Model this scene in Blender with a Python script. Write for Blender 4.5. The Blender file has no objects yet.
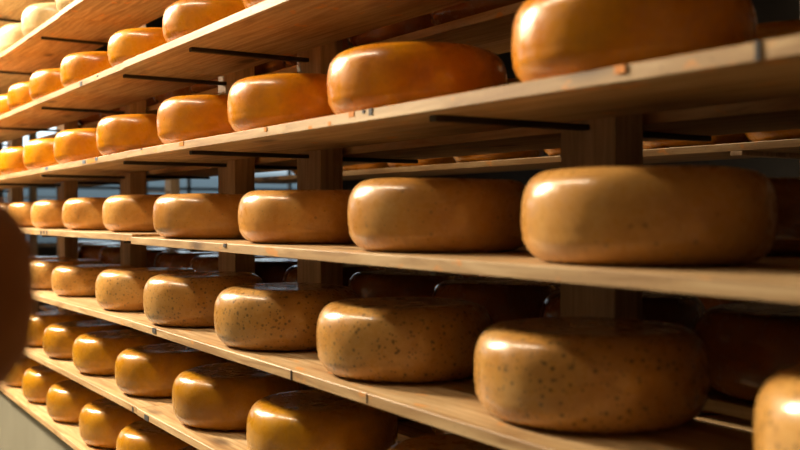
import bpy, bmesh, math, random
from mathutils import Vector, noise, Matrix

# ------------------------------------------------------------------ frame of the place
# X runs along the racks (the far end of the aisle is -X), Y goes from the aisle into the
# rack, Z is up.  The camera stands at X=0, Y=0.
D = 0.90                 # aisle side of the main rack's shelves
CAMZ = 1.30              # eye height
FPX = 980.0
TH = math.radians(32.5)
S, Cc = math.sin(TH), math.cos(TH)
C = bpy.context.scene.collection
R0, H0 = 0.180, 0.143    # cheese wheel radius and height
rnd = random.Random(7)

cam_d = bpy.data.cameras.new('camera'); cam = bpy.data.objects.new('camera', cam_d); C.objects.link(cam)
cam_d.lens = FPX * 36.0 / 800.0; cam_d.sensor_width = 36.0
cam_d.clip_start = 0.02; cam_d.clip_end = 100
cam.location = (0, 0, CAMZ)
cam.rotation_euler = (math.radians(90 - 0.76), 0, math.radians(90) - TH)
cam_d.dof.use_dof = True; cam_d.dof.focus_distance = 2.6; cam_d.dof.aperture_fstop = 3.2
bpy.context.scene.camera = cam

# ------------------------------------------------------------------ world: a bright overcast sky over bluish buildings
w = bpy.data.worlds.new('sky'); bpy.context.scene.world = w; w.use_nodes = True
nt = w.node_tree; nt.nodes.clear()
wo = nt.nodes.new('ShaderNodeOutputWorld'); bg = nt.nodes.new('ShaderNodeBackground')
tc = nt.nodes.new('ShaderNodeTexCoord'); sp = nt.nodes.new('ShaderNodeSeparateXYZ'); rp = nt.nodes.new('ShaderNodeValToRGB')
nt.links.new(tc.outputs['Generated'], sp.inputs[0]); nt.links.new(sp.outputs['Z'], rp.inputs[0])
nt.links.new(rp.outputs[0], bg.inputs[0]); nt.links.new(bg.outputs[0], wo.inputs[0])
e = rp.color_ramp.elements
e[0].position = 0.0; e[0].color = (0.05, 0.065, 0.075, 1)
e[1].position = 0.06; e[1].color = (0.85, 0.93, 1.0, 1)
k = e.new(0.035); k.color = (0.085, 0.115, 0.135, 1)
bg.inputs[1].default_value = 2.2

# ------------------------------------------------------------------ the lamps' light and exposure
WARM = (1.0, 0.80, 0.56)
LAMPS = [(-6.2, -0.75, 3.70, 900, 66), (-3.0, -0.72, 3.75, 62, 0), (-9.2, -0.50, 3.60, 70, 50), (-3.0, 1.95, 2.75, 40, 0)]   # X, Y, Z, watts, tilt towards the near end       #
vs = bpy.context.scene.view_settings
vs.view_transform = 'Standard'; vs.look = 'None'; vs.exposure = 0.0; vs.gamma = 1.0; vs.use_curve_mapping = False

# ------------------------------------------------------------------ helpers
def tag(o, label=None, cat=None, group=None, kind=None):
    if label: o['label'] = label
    if cat: o['category'] = cat
    if group: o['group'] = group
    if kind: o['kind'] = kind
    return o

def obj(name, bm, mat, parent=None, smooth=False):
    me = bpy.data.meshes.new(name); bm.normal_update(); bm.to_mesh(me); bm.free()
    if smooth:
        for p in me.polygons: p.use_smooth = True
    me.materials.append(mat)
    o = bpy.data.objects.new(name, me); C.objects.link(o)
    if parent: o.parent = parent
    return o

def empty(name, loc):
    o = bpy.data.objects.new(name, None); C.objects.link(o); o.location = loc; o.empty_display_size = 0.1
    return o

def box(bm, x0, x1, y0, y1, z0, z1, bevel=0.0):
    m = Matrix.Translation(((x0+x1)/2, (y0+y1)/2, (z0+z1)/2)) @ Matrix.Diagonal((abs(x1-x0), abs(y1-y0), abs(z1-z0), 1))
    r = bmesh.ops.create_cube(bm, size=1.0, matrix=m)
    if bevel:
        es = set()
        for v in r['verts']: es.update(v.link_edges)
        bmesh.ops.bevel(bm, geom=list(es), offset=bevel, segments=2, affect='EDGES', profile=0.6)

def bxo(name, dims, mat, parent=None, bevel=0.0):
    bm = bmesh.new(); box(bm, *dims, bevel=bevel); return obj(name, bm, mat, parent)

def struct(name, dims, mat, bevel=0.0):
    return tag(bxo(name, dims, mat, None, bevel), kind='structure')

# a picture column px on the plane Y = yd*D gives the X there (used once, to survey positions)
def g(px):
    t = (px - 400.0) / FPX
    return (t * S - Cc) / (S + t * Cc)
def x_at(px, yd): return D * yd * g(px)
def x_cheese(px, yc, R):       # centre X of a wheel at depth yc whose left outline stands at column px
    a = TH + math.atan((px - 400.0) / FPX)       # angle from -X towards +Y
    lo, hi = -40.0, 2.0
    for _ in range(60):
        X = (lo + hi) / 2
        dist = math.hypot(X, yc)
        ang = math.atan2(yc, -X) - math.asin(min(0.999, R / dist))
        if ang < a: lo = X
        else: hi = X
    return (lo + hi) / 2

# ------------------------------------------------------------------ materials
def mat(name, base=(0.5, 0.5, 0.5), rough=0.5, metal=0.0):
    m = bpy.data.materials.new(name); m.use_nodes = True
    b = m.node_tree.nodes['Principled BSDF']
    b.inputs['Base Color'].default_value = (*base, 1); b.inputs['Roughness'].default_value = rough; b.inputs['Metallic'].default_value = metal
    return m
def N(m, t, **kw):
    n = m.node_tree.nodes.new(t)
    for k, v in kw.items():
        if k in n.inputs: n.inputs[k].default_value = v
        else: setattr(n, k, v)
    return n
def L(m, a, b): m.node_tree.links.new(a, b)
def ramp(m, src, stops):
    r = N(m, 'ShaderNodeValToRGB'); el = r.color_ramp.elements
    el[0].position, el[0].color = stops[0][0], (*stops[0][1], 1)
    el[1].position, el[1].color = stops[-1][0], (*stops[-1][1], 1)
    for p, c in stops[1:-1]:
        q = el.new(p); q.color = (*c, 1)
    L(m, src, r.inputs[0]); return r
def mixc(m, fac, a, b, mode='MIX'):
    n = m.node_tree.nodes.new('ShaderNodeMix'); n.data_type = 'RGBA'; n.blend_type = mode
    for s, v in ((0, fac), (6, a), (7, b)):
        if hasattr(v, 'links') or hasattr(v, 'is_linked'): L(m, v, n.inputs[s])
        else: n.inputs[s].default_value = v if s == 0 else (*v, 1)
    return n.outputs[2]
def coords(m, scale=(1, 1, 1)):
    """object coordinates, shifted by a random amount per object so no two look alike"""
    t = N(m, 'ShaderNodeTexCoord'); oi = N(m, 'ShaderNodeObjectInfo'); mu = N(m, 'ShaderNodeMath', operation='MULTIPLY')
    L(m, oi.outputs['Random'], mu.inputs[0]); mu.inputs[1].default_value = 37.0
    ad = N(m, 'ShaderNodeVectorMath', operation='ADD'); L(m, t.outputs['Object'], ad.inputs[0]); L(m, mu.outputs[0], ad.inputs[1])
    mp = N(m, 'ShaderNodeMapping'); mp.inputs['Scale'].default_value = scale; L(m, ad.outputs[0], mp.inputs[0])
    return mp.outputs[0], oi.outputs['Random']

def wood(name, lo, mid, hi, axis=0, rough=0.55, stains=True):
    m = mat(name, rough=rough); b = m.node_tree.nodes['Principled BSDF']
    sc = [16, 16, 16]; sc[axis] = 1.3
    v, rn = coords(m, tuple(sc))
    n1 = N(m, 'ShaderNodeTexNoise', Scale=2.4, Detail=8.0, Roughness=0.62, Distortion=0.9); L(m, v, n1.inputs['Vector'])
    c = ramp(m, n1.outputs['Fac'], [(0.30, lo), (0.5, mid), (0.72, hi)]).outputs[0]
    # year rings
    wv = N(m, 'ShaderNodeTexWave', Scale=0.9, Distortion=9.0, Detail=3.0); wv.bands_direction = 'Y' if axis != 1 else 'X'
    L(m, v, wv.inputs['Vector'])
    c = mixc(m, ramp(m, wv.outputs['Fac'], [(0.55, (0, 0, 0)), (1.0, (0.34, 0.34, 0.34))]).outputs[0], c, lo)
    # knots
    kc = [7, 7, 7]; kc[axis] = 2.6
    v2, _ = coords(m, tuple(kc))
    vo = N(m, 'ShaderNodeTexVoronoi', Scale=1.0); L(m, v2, vo.inputs['Vector'])
    kf = ramp(m, vo.outputs['Distance'], [(0.08, (0.85,)*3), (0.19, (0,)*3)]).outputs[0]
    c = mixc(m, kf, c, tuple(x * 0.30 for x in lo))
    if stains:       # orange wax and whey stains soaked into the wood
        v3, _ = coords(m, (5, 9, 9))
        n3 = N(m, 'ShaderNodeTexNoise', Scale=3.2, Detail=3.0, Roughness=0.5); L(m, v3, n3.inputs['Vector'])
        f = ramp(m, n3.outputs['Fac'], [(0.64, (0,)*3), (0.70, (0.7,)*3)]).outputs[0]
        c = mixc(m, f, c, (0.72, 0.30, 0.05))
        n4 = N(m, 'ShaderNodeTexNoise', Scale=26.0, Detail=2.0); L(m, v3, n4.inputs['Vector'])
        f4 = ramp(m, n4.outputs['Fac'], [(0.66, (0,)*3), (0.73, (0.55,)*3)]).outputs[0]
        c = mixc(m, f4, c, tuple(x * 0.35 for x in lo))
    hv = N(m, 'ShaderNodeHueSaturation'); mr = N(m, 'ShaderNodeMapRange'); L(m, rn, mr.inputs[0]); mr.inputs[3].default_value = 0.88; mr.inputs[4].default_value = 1.08
    L(m, mr.outputs[0], hv.inputs['Value']); L(m, c, hv.inputs['Color']); L(m, hv.outputs[0], b.inputs['Base Color'])
    bp = N(m, 'ShaderNodeBump', Strength=0.25, Distance=0.002); L(m, n1.outputs['Fac'], bp.inputs['Height']); L(m, bp.outputs[0], b.inputs['Normal'])
    return m

def cheese_mat(name, lo, mid, hi, specks=0.0, rough=0.25, coat=0.40, speck_col=(0.07, 0.05, 0.02)):
    m = mat(name, rough=rough); b = m.node_tree.nodes['Principled BSDF']
    v, rn = coords(m)
    n1 = N(m, 'ShaderNodeTexNoise', Scale=7.0, Detail=5.0, Roughness=0.6, Distortion=0.5); L(m, v, n1.inputs['Vector'])
    c = ramp(m, n1.outputs['Fac'], [(0.30, lo), (0.52, mid), (0.72, hi)]).outputs[0]
    n2 = N(m, 'ShaderNodeTexNoise', Scale=34.0, Detail=4.0, Roughness=0.65); L(m, v, n2.inputs['Vector'])
    c = mixc(m, ramp(m, n2.outputs['Fac'], [(0.5, (0,)*3), (0.75, (0.32,)*3)]).outputs[0], c, tuple(x * 0.62 for x in lo))
    if specks:
        for sc, lim in ((75.0, 0.19), (125.0, 0.17)):
            vo = N(m, 'ShaderNodeTexVoronoi', Scale=sc); vo.inputs['Randomness'].default_value = 1.0; L(m, v, vo.inputs['Vector'])
            sepc = N(m, 'ShaderNodeSeparateColor'); L(m, vo.outputs['Color'], sepc.inputs[0])
            f = ramp(m, vo.outputs['Distance'], [(lim, (1,)*3), (lim + 0.14, (0,)*3)]).outputs[0]
            pick = ramp(m, sepc.outputs[0], [(1 - 0.55 * specks - 0.03, (0,)*3), (1 - 0.55 * specks, (1,)*3)]).outputs[0]
            mu = mixc(m, 1.0, f, pick, 'MULTIPLY')
            mu = mixc(m, 1.0, mu, (0.38 + 0.34 * specks,) * 3, 'MULTIPLY')
            c = mixc(m, mu, c, speck_col)
    hs = N(m, 'ShaderNodeHueSaturation'); mr = N(m, 'ShaderNodeMapRange'); L(m, rn, mr.inputs[0]); mr.inputs[3].default_value = 0.88; mr.inputs[4].default_value = 1.1
    L(m, mr.outputs[0], hs.inputs['Value']); L(m, c, hs.inputs['Color']); L(m, hs.outputs[0], b.inputs['Base Color'])
    rr = ramp(m, n2.outputs['Fac'], [(0.3, (rough - 0.05,)*3), (0.75, (rough + 0.16,)*3)]).outputs[0]; L(m, rr, b.inputs['Roughness'])
    b.inputs['Specular IOR Level'].default_value = 0.38; b.inputs['Coat Weight'].default_value = coat; b.inputs['Coat Roughness'].default_value = 0.12
    n5 = N(m, 'ShaderNodeTexNoise', Scale=22.0, Detail=6.0, Roughness=0.6); L(m, v, n5.inputs['Vector'])
    bp = N(m, 'ShaderNodeBump', Strength=0.3, Distance=0.002); L(m, n5.outputs['Fac'], bp.inputs['Height'])
    L(m, bp.outputs[0], b.inputs['Normal']); L(m, bp.outputs[0], b.inputs['Coat Normal'])
    return m

M = {}
M['board'] = wood('pine_board', (0.27, 0.14, 0.045), (0.49, 0.325, 0.15), (0.68, 0.51, 0.29))
M['post'] = wood('post_timber', (0.24, 0.16, 0.09), (0.42, 0.30, 0.18), (0.55, 0.40, 0.25), axis=2, stains=False)
M['orange'] = cheese_mat('orange_wax', (0.54, 0.16, 0.002), (0.70, 0.265, 0.003), (0.78, 0.34, 0.006))
M['amber'] = cheese_mat('amber_wax', (0.34, 0.14, 0.004), (0.48, 0.22, 0.006), (0.57, 0.29, 0.010))
M['tan'] = cheese_mat('tan_rind', (0.46, 0.20, 0.035), (0.59, 0.30, 0.07), (0.67, 0.385, 0.12), specks=0.12)
M['herb'] = cheese_mat('speckled_rind', (0.43, 0.20, 0.04), (0.56, 0.30, 0.075), (0.64, 0.38, 0.13), specks=0.9)
M['pale'] = cheese_mat('overexposed_rind', (0.60, 0.45, 0.22), (0.72, 0.57, 0.32), (0.8, 0.68, 0.42))  # overexposure of the wheels near the lamp, put into the base colour
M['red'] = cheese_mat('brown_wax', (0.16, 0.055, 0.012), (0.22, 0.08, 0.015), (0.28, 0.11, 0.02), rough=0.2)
M['umber'] = cheese_mat('umber_wax', (0.30, 0.085, 0.008), (0.38, 0.115, 0.010), (0.44, 0.15, 0.015), rough=0.55, coat=0.0)
M['steel'] = mat('dark_steel', (0.045, 0.036, 0.028), 0.5, 0.5)
M['ink'] = mat('ink_mark', (0.03, 0.028, 0.03), 0.7)
M['waxdrip'] = mat('wax_drip', (0.75, 0.27, 0.03), 0.35)
M['bluepaint'] = mat('blue_mark', (0.10, 0.14, 0.20), 0.6)
M['frame'] = mat('window_frame', (0.16, 0.15, 0.14), 0.5)
M['lamp'] = mat('lamp_housing', (0.55, 0.55, 0.53), 0.4)

def plaster(name, a, b_, rough, sc):
    m = mat(name, rough=rough); b = m.node_tree.nodes['Principled BSDF']
    t = N(m, 'ShaderNodeTexCoord'); n = N(m, 'ShaderNodeTexNoise', Scale=sc, Detail=5.0); L(m, t.outputs['Object'], n.inputs['Vector'])
    L(m, ramp(m, n.outputs['Fac'], [(0.3, a), (0.7, b_)]).outputs[0], b.inputs['Base Color'])
    return m
M['floor'] = plaster('floor_screed', (0.14, 0.135, 0.10), (0.18, 0.175, 0.135), 0.9, 3.0)
M['kick'] = plaster('kick_paint', (0.20, 0.195, 0.15), (0.24, 0.235, 0.185), 0.6, 3.0)
M['wall'] = plaster('wall_plaster', (0.05, 0.043, 0.035), (0.07, 0.06, 0.05), 0.85, 2.0)
M['ceil'] = plaster('ceiling_boards', (0.11, 0.09, 0.07), (0.14, 0.115, 0.09), 0.85, 2.0)

def glass():
    m = bpy.data.materials.new('window_glass'); m.use_nodes = True; n = m.node_tree; n.nodes.clear()
    o = n.nodes.new('ShaderNodeOutputMaterial'); mx = n.nodes.new('ShaderNodeMixShader')
    tr = n.nodes.new('ShaderNodeBsdfTransparent'); gl = n.nodes.new('ShaderNodeBsdfGlossy'); fr = n.nodes.new('ShaderNodeFresnel')
    tr.inputs[0].default_value = (0.93, 0.97, 0.98, 1); gl.inputs['Roughness'].default_value = 0.02; fr.inputs[0].default_value = 1.35
    n.links.new(fr.outputs[0], mx.inputs[0]); n.links.new(tr.outputs[0], mx.inputs[1]); n.links.new(gl.outputs[0], mx.inputs[2]); n.links.new(mx.outputs[0], o.inputs[0])
    return m
M['glass'] = glass()
md = mat('lamp_diffuser', (0.9, 0.85, 0.75), 0.5)
md.node_tree.nodes['Principled BSDF'].inputs['Emission Color'].default_value = (*WARM, 1)
md.node_tree.nodes['Principled BSDF'].inputs['Emission Strength'].default_value = 6.0
M['diffuser'] = md

# ------------------------------------------------------------------ the room
XE, XN, YL, YB, ZC = -13.0, 2.6, -2.6, 8.6, 4.1
struct('floor', (XE-.2, XN+.2, YL-.2, YB+.2, -0.12, 0), M['floor'])
struct('ceiling', (XE-.2, XN+.2, YL-.2, YB+.2, ZC, ZC+.12), M['ceil'])
struct('wall_back', (XE-.2, XN+.2, YB, YB+.2, 0, ZC), M['wall'])
struct('wall_front', (XE-.2, XN+.2, YL-.2, YL, 0, ZC), M['wall'])
struct('wall_right', (XN, XN+.2, YL, YB, 0, ZC), M['wall'])
WIN = [(-1.6, 1.5), (2.35, 3.95), (4.2, 5.5), (5.75, 7.05)]  # first window is out of view, added to send light down the aisle
ZS, ZT = 0.85, 2.62
bm = bmesh.new()
box(bm, XE-.2, XE, YL, YB, 0, ZS); box(bm, XE-.2, XE, YL, YB, ZT, ZC)
ys = [YL] + [v for p in WIN for v in p] + [YB]
for i in range(0, len(ys), 2): box(bm, XE-.2, XE, ys[i], ys[i+1], ZS, ZT)
tag(obj('wall_left', bm, M['wall']), kind='structure')
for i, (a, b_) in enumerate(WIN):
    bm = bmesh.new(); f = 0.06
    box(bm, XE-.12, XE-.05, a, b_, ZS, ZS+f); box(bm, XE-.12, XE-.05, a, b_, ZT-f, ZT)
    box(bm, XE-.12, XE-.05, a, a+f, ZS+f, ZT-f); box(bm, XE-.12, XE-.05, b_-f, b_, ZS+f, ZT-f)
    n = 2 if b_ - a < 2 else 3
    for q in range(1, n):
        y = a + (b_-a)*q/n; box(bm, XE-.11, XE-.06, y-.022, y+.022, ZS+f, ZT-f)
    for z in (1.36, 1.62, 2.0): box(bm, XE-.105, XE-.065, a+f, b_-f, z-.02, z+.02)
    wdw = tag(obj('window_%d' % (i+1), bm, M['frame']), kind='structure')
    bxo('pane', (XE-.088, XE-.082, a+f*.5, b_-f*.5, ZS+f*.5, ZT-f*.5), M['glass'], wdw)

# ------------------------------------------------------------------ ceiling lamps over the aisle
for i, (x, LAMP_Y, LAMP_Z, wt, tilt) in enumerate(LAMPS):
    t = empty('ceiling_lamp', (x, LAMP_Y, LAMP_Z))
    tag(t, ['slim tilted ceiling lamp over the middle of the aisle', 'slim ceiling lamp over the aisle nearest the viewer', 'slim tilted ceiling lamp over the far end of the aisle', 'slim hanging lamp between the main rack and the second rack'][i], 'lamp', 'slim lamps hung over the aisle')
    hl = 0.72 if tilt else 1.0; ty = -math.radians(tilt)
    for nm, dm, mt, bv in (('housing', (-hl-.02, hl+.02, -.14, .14, .02, .08), 'lamp', 0.006), ('diffuser', (-hl, hl, -.12, .12, -.004, .02), 'diffuser', 0.004)):
        bxo(nm, dm, M[mt], t, bv).rotation_euler = (0, ty, 0)
    for sx in ((0.0,) if tilt else (-.4, .4)): bxo('hanger', (sx-.006, sx+.006, -.006, .006, .07, ZC-LAMP_Z), M['steel'], t)
    ld = bpy.data.lights.new('lamp_light', 'AREA'); ld.shape = 'RECTANGLE'; ld.size = 2*hl; ld.size_y = 0.24; ld.energy = wt; ld.color = WARM
    lo = bpy.data.objects.new('lamp_light', ld); C.objects.link(lo); lo.parent = t; lo.rotation_euler = (0, ty, 0); lo.location = (-0.012*math.sin(ty), 0, -0.012*math.cos(ty))

# ------------------------------------------------------------------ shelving
T = 0.0235 * D
LV = {'X': 1.135, 'Y': 0.835, 'Z': 0.511, 'A': 0.2057, 'B': -0.0834, 'C': -0.3646, 'D': -0.6463, 'E': -0.9272}
def ztop(k): return CAMZ + LV[k] * D
XR = -0.15 * D           # right-hand end of the rack (well outside the frame)
XJ = -3.35 * D           # where the boards butt together
XL = -7.0
WHERE = {'X': 'the highest shelf', 'Y': 'the shelf second from the top', 'Z': 'the shelf above the bright orange row', 'A': 'the bright orange row',
         'B': 'the tan row at eye level', 'C': 'the speckled row', 'D': 'the amber row under the speckled one', 'E': 'the lowest amber row'}
BYW = {'X': 'under the ceiling at top left', 'Y': 'carrying the pale wheels at top left', 'Z': 'carrying the upper orange wheels',
       'A': 'carrying the bright orange row', 'B': 'carrying the tan row at eye level', 'C': 'carrying the speckled row',
       'D': 'carrying the amber row below the speckled wheels', 'E': 'carrying the lowest amber row'}

POSTX = []               # right-hand X of each post, surveyed on the plane Y = 1.36 D
xr1, xr2 = x_at(615, 1.43), x_at(320.5, 1.43)
pitch = xr1 - xr2
xr3 = x_at(235, 1.43)
PW = 0.164 * D
POSTX = [-0.45, xr1, xr2, xr3, xr3 - pitch, xr3 - 2*pitch, 2*xr3 - xr2 - 2*pitch, 2*xr3 - xr2 - 3*pitch, 2*xr3 - xr2 - 4*pitch]
POSTX = POSTX[:6] + [x_at(12, 1.43)]
POSTX = [p for p in POSTX if p < -0.4]
Y0P, Y1P = 1.430 * D, 1.510 * D
Y0, Y1 = D, 1.356 * D
Y2, Y3 = 1.53 * D, 1.89 * D
XRL = -6.35               # the rear planks stop short of the far windows
joints = {'X': XJ, 'Y': x_at(60, 1) , 'Z': x_at(123.5, 1), 'A': x_at(127, 1), 'B': x_at(131, 1), 'C': x_at(131.3, 1), 'D': x_at(136, 1), 'E': -4.9}

def mark(parent, name, x, w_, z0, z1, m, yf=0.0):
    """a thin mark on the aisle face of a board; z in fractions of the board's thickness from its underside"""
    return bxo(name, (x - w_/2, x + w_/2, yf - 0.0016, yf + 0.002, -T + T*z0, -T + T*z1), m, parent)

def board(level, x0, x1, yf, yb, label, group, dz=0.0, slope=0.0, name='shelf_board'):
    t = empty(name, ((x0+x1)/2, yf, ztop(level) + dz - slope*(x1-x0)/2)); h = (x1-x0)/2
    t.rotation_euler = (0, -math.atan(slope), 0)
    # a long plank, subdivided and faintly bowed, with eased edges
    bm = bmesh.new(); box(bm, -h, h, 0, yb-yf, -T, 0)
    n = max(4, int((x1-x0)/0.12))
    cuts = [-h + 2*h*i/n for i in range(1, n)]
    for cx in cuts:
        bmesh.ops.bisect_plane(bm, geom=bm.verts[:]+bm.edges[:]+bm.faces[:], plane_co=(cx, 0, 0), plane_no=(1, 0, 0))
    sd = rnd.random()*50
    for v in bm.verts:
        if v.co.y < 0.01: v.co.y += 0.0025 * noise.noise(Vector((v.co.x*2.1 + sd, 0, 0)))
    es = [e_ for e_ in bm.edges if abs(e_.verts[0].co.x - e_.verts[1].co.x) > 0.01 and len(e_.link_faces) == 2 and e_.calc_face_angle(0) > 1.0]
    bmesh.ops.bevel(bm, geom=es, offset=0.0012, segments=1, affect='EDGES')
    obj('plank', bm, M['board'], t)
    tag(t, label, 'shelf board', group)
    return t

def cleats(t, xs, width):
    for x in xs:
        cx = x - t.location.x
        bm = bmesh.new(); box(bm, cx-.010, cx+.010, 0.035, width-0.002, -T-0.011, -T, 0.002)
        obj('cleat', bm, M['steel'], t)

boards = {}
DZF = {'B': 0.008}        # the farther length sits a little proud of the nearer one
SLOPE = {'A': 0.006, 'B': 0.004, 'C': 0.012, 'D': 0.010, 'E': 0.008}   # the farther lengths dip slightly towards the far end
for lv in LV:
    xj = joints[lv]
    near = board(lv, xj + 0.002, XR, Y0, Y1, 'pale pine shelf plank %s, nearer length, aisle side' % BYW[lv], 'pine planks on the aisle side of the rack')
    far = board(lv, XL, xj - 0.002, Y0 + 0.004, Y1, 'pale pine shelf plank %s, farther length, aisle side' % BYW[lv], 'pine planks on the aisle side of the rack', dz=DZF.get(lv, 0.0), slope=SLOPE.get(lv, 0.0))
    boards[lv] = (near, far)
    cl = [p - PW*0.5 for p in POSTX]
    cleats(near, [c for c in cl if xj + .05 < c < XR - .05], Y0P-Y0)
    cleats(far, [c for c in cl if XL + .05 < c < xj - .05], Y0P-Y0-.004)
    if lv != 'X':
        board(lv, XRL, XR, Y2, Y3, 'pine shelf plank %s, rear side behind the posts' % BYW[lv], 'pine planks on the rear side of the rack')

for i, xp in enumerate(POSTX):
    t = empty('rack_post', (xp - PW/2, Y0P, 0))
    desc = {1: 'thick timber rack post behind the nearest tan wheel', 2: 'timber rack post behind the second pair of tan wheels', 3: 'timber rack post just left of a close neighbour in mid rack'}
    tag(t, ['timber rack post just beyond the right side of view', 'thick dark timber rack post behind the two nearest tan wheels', 'timber rack post rising behind the third tan wheel from the right',
            'timber rack post close beside another, left of it in mid rack', 'timber rack post behind the butt joint of the boards', 'slim looking timber rack post left of the board joint',
            'distant timber rack post near the left side of view', 'distant timber rack post deeper at the left of the rack', 'farthest timber rack post at the end of the rack'][i % 9], 'post', 'timber posts of the cheese rack')
    bm = bmesh.new(); box(bm, -PW/2, PW/2, 0, Y1P-Y0P, 0.012, 2.62, 0.003); obj('timber', bm, M['post'], t)
    bm = bmesh.new(); box(bm, -PW/2-.01, PW/2+.01, -.01, Y1P-Y0P+.01, 0, 0.012, 0.002); obj('foot_plate', bm, M['steel'], t)
    # bearers carrying the rear planks
    for lv in LV:
        if lv == 'X': continue
        if xp - PW < XRL: continue
        zt = ztop(lv) - T - 0.0006
        bm = bmesh.new(); box(bm, -PW/2, -PW/2+.02, Y1P-Y0P, Y3-Y0P, zt-.011, zt, .002); obj('bearer', bm, M['steel'], t)

tag(bxo('kick_board', (XL, XR, D+.03, D+.05, 0, ztop('E')-T-.03), M['kick'], None, 0.002), 'long pale painted kick board along the foot of the main rack', 'kick board')

# saw marks, stamps and wax on the aisle faces
def on(lv, px, i=0):
    b = boards[lv][i]; return b, x_at(px, 1) - b.location.x
for lv, i, px, w_, z0, z1, m, nm in [
    ('A', 0, 757, .006, .0, 1.0, 'ink', 'saw_mark'), ('A', 0, 371, .012, .45, 1.0, 'ink', 'dark_stain'), ('A', 0, 364, .008, .7, 1.0, 'ink', 'dark_stain'),
    ('A', 0, 142, .012, .75, 1.0, 'ink', 'dark_stain'), ('A', 1, 83, .035, .35, .9, 'bluepaint', 'stamp_mark'), ('A', 1, 90.5, .10, .25, .95, 'waxdrip', 'wax_drip'),
    ('A', 1, 95.5, .03, .45, .95, 'bluepaint', 'stamp_mark'), ('A', 1, 46, .05, .4, .95, 'bluepaint', 'stamp_mark'), ('A', 0, 182, .03, .45, .95, 'waxdrip', 'wax_drip'), ('A', 0, 330, .012, .1, .45, 'waxdrip', 'wax_drip'),
    ('A', 0, 311, .016, .05, .35, 'waxdrip', 'wax_drip'), ('A', 0, 266, .014, .55, .95, 'waxdrip', 'wax_drip'), ('A', 0, 620, .018, .5, 1.0, 'waxdrip', 'wax_drip'), ('A', 0, 352, .02, .55, 1.0, 'waxdrip', 'wax_drip'),
    ('Z', 1, 80.5, .03, .05, .8, 'ink', 'saw_mark'), ('Z', 1, 97, .02, .45, .7, 'ink', 'dark_stain'),
    ('B', 1, 40, .02, .2, .8, 'ink', 'stamp_mark'), ('B', 1, 43, .02, .2, .85, 'ink', 'stamp_mark'), ('B', 1, 46, .02, .15, .85, 'ink', 'stamp_mark'), ('B', 0, 225, .015, .6, 1.0, 'ink', 'dark_stain'),
    ('C', 0, 291, .003, .0, 1.0, 'ink', 'saw_mark'), ('C', 0, 367, .0015, .2, 1.0, 'ink', 'saw_mark'), ('C', 0, 154, .03, .35, 1.0, 'ink', 'dark_stain'),
    ('D', 0, 146, .035, .0, .75, 'ink', 'dark_stain'), ('D', 1, 131, .012, .0, .8, 'ink', 'saw_mark')]:
    b, x = on(lv, px, i); mark(b, nm, x, w_, z0, z1, M[m], 0.0)

# ------------------------------------------------------------------ cheese wheels
def wheel_mesh(seed, R=R0, H=H0, seg=96):
    """a pressed wheel: flat slightly sunken faces, softly rounded shoulders, a belly and a faint mould seam"""
    bm = bmesh.new(); prof = []
    a, b_ = 0.30 * R, H / 2; ri = R - a
    for i in range(7): prof.append((ri * i / 7, 0.0))
    n = 30
    for i in range(n + 1):
        th = -math.pi/2 + math.pi * i / n; ct, st = math.cos(th), math.sin(th)
        ex = 2 / 2.65
        r = ri + a * abs(ct)**ex; z = b_ + b_ * math.copysign(abs(st)**ex, st)
        s = z / H
        r += R * (0.006 * math.exp(-((s-.24)/.035)**2) - 0.005 * math.exp(-((s-.31)/.03)**2))
        prof.append((r, z))
    for i in range(6, -1, -1):
        f = i / 7; prof.append((ri * f, H - H*0.018 * (1 - f*f)))
    rings = []
    for (r, z) in prof:
        if r < 1e-6: rings.append([bm.verts.new((0, 0, z))]); continue
        ring = []
        for k in range(seg):
            an = 2*math.pi*k/seg; x, y = math.cos(an), math.sin(an)
            q = Vector((x*1.3 + seed*9.1, y*1.3, z*6))
            rr = r * (1 + 0.012 * noise.noise(q) * (r / R)**2)
            zz = z * (1 + 0.022 * noise.noise(Vector((x*r*7 + seed, y*r*7, 3.3)))) if z > H*.5 else z
            ring.append(bm.verts.new((x*rr, y*rr, zz)))
        rings.append(ring)
    for r1, r2 in zip(rings, rings[1:]):
        if len(r1) == 1 and len(r2) > 1:
            for k in range(seg): bm.faces.new((r1[0], r2[(k+1) % seg], r2[k]))
        elif len(r2) == 1:
            for k in range(seg): bm.faces.new((r1[k], r1[(k+1) % seg], r2[0]))
        else:
            for k in range(seg): bm.faces.new((r1[k], r1[(k+1) % seg], r2[(k+1) % seg], r2[k]))
    bmesh.ops.recalc_face_normals(bm, faces=bm.faces[:])
    me = bpy.data.meshes.new('cheese_wheel'); bm.to_mesh(me); bm.free()
    for p in me.polygons: p.use_smooth = True
    return me
VAR = {}
for kind in ('orange', 'amber', 'tan', 'herb', 'pale', 'red', 'umber'):
    VAR[kind] = []
    for q in range(4):
        me = wheel_mesh(q*3.7 + len(VAR)); me.materials.append(M[kind]); VAR[kind].append(me)

count = [0]
def cheese(kind, x, y, z, label, group, sr=1.0, sh=1.0):
    count[0] += 1
    o = bpy.data.objects.new('cheese_wheel', VAR[kind][count[0] % 4]); C.objects.link(o)
    o.location = (x, y, z); o.rotation_euler = (0, 0, rnd.uniform(0, 6.28)); o.scale = (sr, sr, sh)
    return tag(o, label, 'cheese', group)

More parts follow.
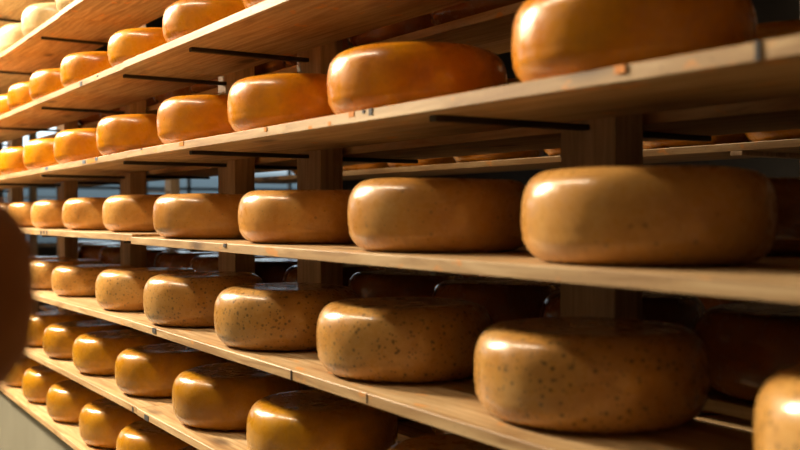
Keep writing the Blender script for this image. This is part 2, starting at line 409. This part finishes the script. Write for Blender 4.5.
FROM = ['first from the right', 'second from the right', 'third from the right', 'fourth from the right', 'fifth from the right', 'sixth from the right', 'seventh from the right', 'eighth from the right', 'ninth from the right', 'tenth from the right', 'eleventh from the right', 'twelfth from the right', 'thirteenth from the right', 'fourteenth from the right']
ROWS = {   # left outline columns from the nearest wheel to the farthest; scale of the height
 'Y': ('pale', 1.20, [56.5, 22, -2, -22], 'overexposed pale cheese wheel on the high shelf at top left', 1.0),
 'Z': ('orange', 1.20, [242, 163, 108, 60.5, 29.5, 8, -10], 'golden cheese wheel on the second shelf from the top', 0.84),
 'A': ('orange', 1.20, [511, 326.5, 227.5, 157, 96.5, 54, 23.5, -2, -20], 'glossy bright orange cheese wheel just above the tan row', 0.95),
 'B': ('tan', 1.20, [521, 348, 238, 153, 102, 62, 30.5, 6, -15], 'smooth tan cheese wheel in the eye level row', 0.96),
 'C': ('herb', 1.195, [755, 473, 316, 214, 143, 95, 51, 24, 2], 'speckled tan cheese wheel in the dotted row', 1.0),
 'D': ('amber', 1.21, [375, 246, 171, 114.5, 72, 42, 18], 'amber cheese wheel one shelf below the speckled row', 0.98),
 'E': ('amber', 1.21, [160, 115, 78, 45.5, 21, 0], 'amber cheese wheel on the lowest shelf', 0.98),
}
GRP = {'Y': 'pale wheels at top left', 'Z': 'golden orange wheels on the upper shelf', 'A': 'bright orange wheels', 'B': 'tan wheels at eye level',
       'C': 'speckled wheels', 'D': 'amber wheels below the speckled ones', 'E': 'amber wheels on the lowest shelf'}
OVR = {('B', 238): (1.235, .89), ('B', 153): (1.2, .88), ('B', 102): (1.235, .88), ('B', 62): (1.235, .88), ('B', 30.5): (1.235, .87), ('B', 6): (1.235, .86), ('B', -15): (1.235, .86), ('B', 348): (1.215, .96),
       ('B', 521): (1.222, .97), ('C', 473): (1.235, 1.0), ('C', 316): (1.21, 1.0), ('C', 95): (1.21, .95), ('C', 51): (1.24, .86), ('C', 24): (1.24, .9), ('C', 2): (1.24, .9),
       ('D', 72): (1.21, .94), ('D', 42): (1.21, .92), ('Z', 60.5): (1.2, .92), ('Z', 29.5): (1.2, .94), ('Z', 8): (1.2, .92), ('A', 326.5): (1.2, .91), ('A', 227.5): (1.2, .93)}
for lv, (kind, yd0, cols, desc, sh0) in ROWS.items():
    for i, px in enumerate(cols):
        yd, sh = OVR.get((lv, px), (yd0, sh0))
        s = {('B', 521): 1.03, ('C', 473): 1.04, ('C', 51): 0.96}.get((lv, px), rnd.uniform(0.985, 1.01))
        x = x_cheese(px, yd*D, R0*s)
        z = ztop(lv); tilt = 0.0
        if x < joints[lv]:
            sl = SLOPE.get(lv, 0.0); z += DZF.get(lv, 0.0) + sl * (x - joints[lv]) + (0.0008 if sl else 0.0); tilt = -math.atan(sl)
        o = cheese(kind, x, yd*D, z, '%s, %s' % (desc, FROM[i]), GRP[lv], s, sh * rnd.uniform(0.99, 1.01))
        o.rotation_mode = 'ZYX'; o.rotation_euler = (0, tilt, o.rotation_euler[2])

# rear rows behind the posts
YR = 1.725 * D
BEH = {'Z': 'the golden row', 'A': 'the bright orange row', 'B': 'the eye level row', 'C': 'the speckled row', 'D': 'the amber row'}
SH = {'Z': 0.84, 'A': 0.95, 'B': 0.93, 'C': 1.08, 'D': 0.95}
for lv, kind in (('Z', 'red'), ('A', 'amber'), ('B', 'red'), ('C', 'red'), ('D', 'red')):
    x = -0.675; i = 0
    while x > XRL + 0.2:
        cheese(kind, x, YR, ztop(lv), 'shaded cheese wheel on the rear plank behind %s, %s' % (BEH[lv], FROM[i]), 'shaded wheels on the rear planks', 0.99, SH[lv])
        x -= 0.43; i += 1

# ------------------------------------------------------------------ second rack beyond
B0, B1 = 2.42 * D, 2.78 * D
SRW = {'Z': 'above the ochre wheels', 'A': 'right under the ochre wheels', 'B': 'just below eye level', 'C': 'level with the speckled row', 'D': 'level with the amber row', 'E': 'level with the lowest row'}
for lv in SRW:
    board(lv, -5.2, -0.2, B0, B1, 'pine plank of the second rack, seen dimly beyond, %s' % SRW[lv], 'planks of the second rack')
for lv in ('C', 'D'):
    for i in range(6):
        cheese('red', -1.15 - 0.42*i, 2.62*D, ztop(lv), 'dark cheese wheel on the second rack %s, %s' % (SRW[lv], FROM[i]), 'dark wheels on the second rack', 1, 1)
for i, px in enumerate([742, 636, 542, 451, 385, 338, 290]):
    cheese('amber', x_cheese(px, 2.62*D, R0), 2.62*D, ztop('A'), 'ochre cheese wheel on the second rack beyond, seen through the gap, %s' % FROM[i], 'wheels on the second rack', 1, 1)
for i, px in enumerate([820, 168, 58, 30]):
    x = x_at(px, 2.83)
    t = empty('rack_post', (x, 2.83*D, 0)); tag(t, ['timber post of the second rack beyond the right side', 'pale timber post of the second rack seen between main posts', 'timber post of the second rack near the left windows', 'far timber post of the second rack by the windows'][i], 'post', 'posts of the second rack')
    bm = bmesh.new(); box(bm, -.07, .07, 0, .07, 0.01, 2.6, .003); obj('timber', bm, M['post'], t)
    bm = bmesh.new(); box(bm, -.08, .08, -.01, .08, 0, .01); obj('foot_plate', bm, M['steel'], t)
    for lv in SRW:
        zt = ztop(lv) - T - 0.0006; bm = bmesh.new(); box(bm, -.02, .02, B0-2.83*D, 0, zt-.012, zt, .002); obj('bearer', bm, M['post'], t)

# ------------------------------------------------------------------ rack on the near side of the aisle, its first wheel leaning into view
xo0, xo1 = -3.2, -0.50
zc = CAMZ - 0.127
for k, dz in ((0, 0.0), (1, -0.28), (2, 0.28)):
    t = empty('shelf_board', ((xo0+xo1)/2, 0.05, zc + dz)); h = (xo1-xo0)/2
    bxo('plank', (-h, h, -.36, 0, -T, 0), M['board'], t, 0.001)
    tag(t, ['pine plank of the near rack under the out-of-focus foreground wheel', 'pine plank of the near rack below the foreground wheel, empty', 'pine plank of the near rack above the foreground wheel, empty'][k], 'shelf board', 'planks of the near rack')
for x in (-1.3, -2.9):
    t = empty('rack_post', (x, -.313, 0)); tag(t, 'timber post of the near rack %s' % ('by the foreground wheel' if x > -2 else 'farther down the aisle'), 'post', 'posts of the near rack')
    bm = bmesh.new(); box(bm, -.07, .07, -.075, 0, 0, 2.2, .003); obj('timber', bm, M['post'], t)
    for dz in (0, -.28, .28):
        zt = zc + dz - T - 0.0006; bm = bmesh.new(); box(bm, -.02, .02, 0, .34, zt-.02, zt, .002); obj('bearer', bm, M['steel'], t)
cheese('umber', -0.7505, -0.024, zc, 'very blurred brown cheese wheel cut off by the left edge in the foreground', None)
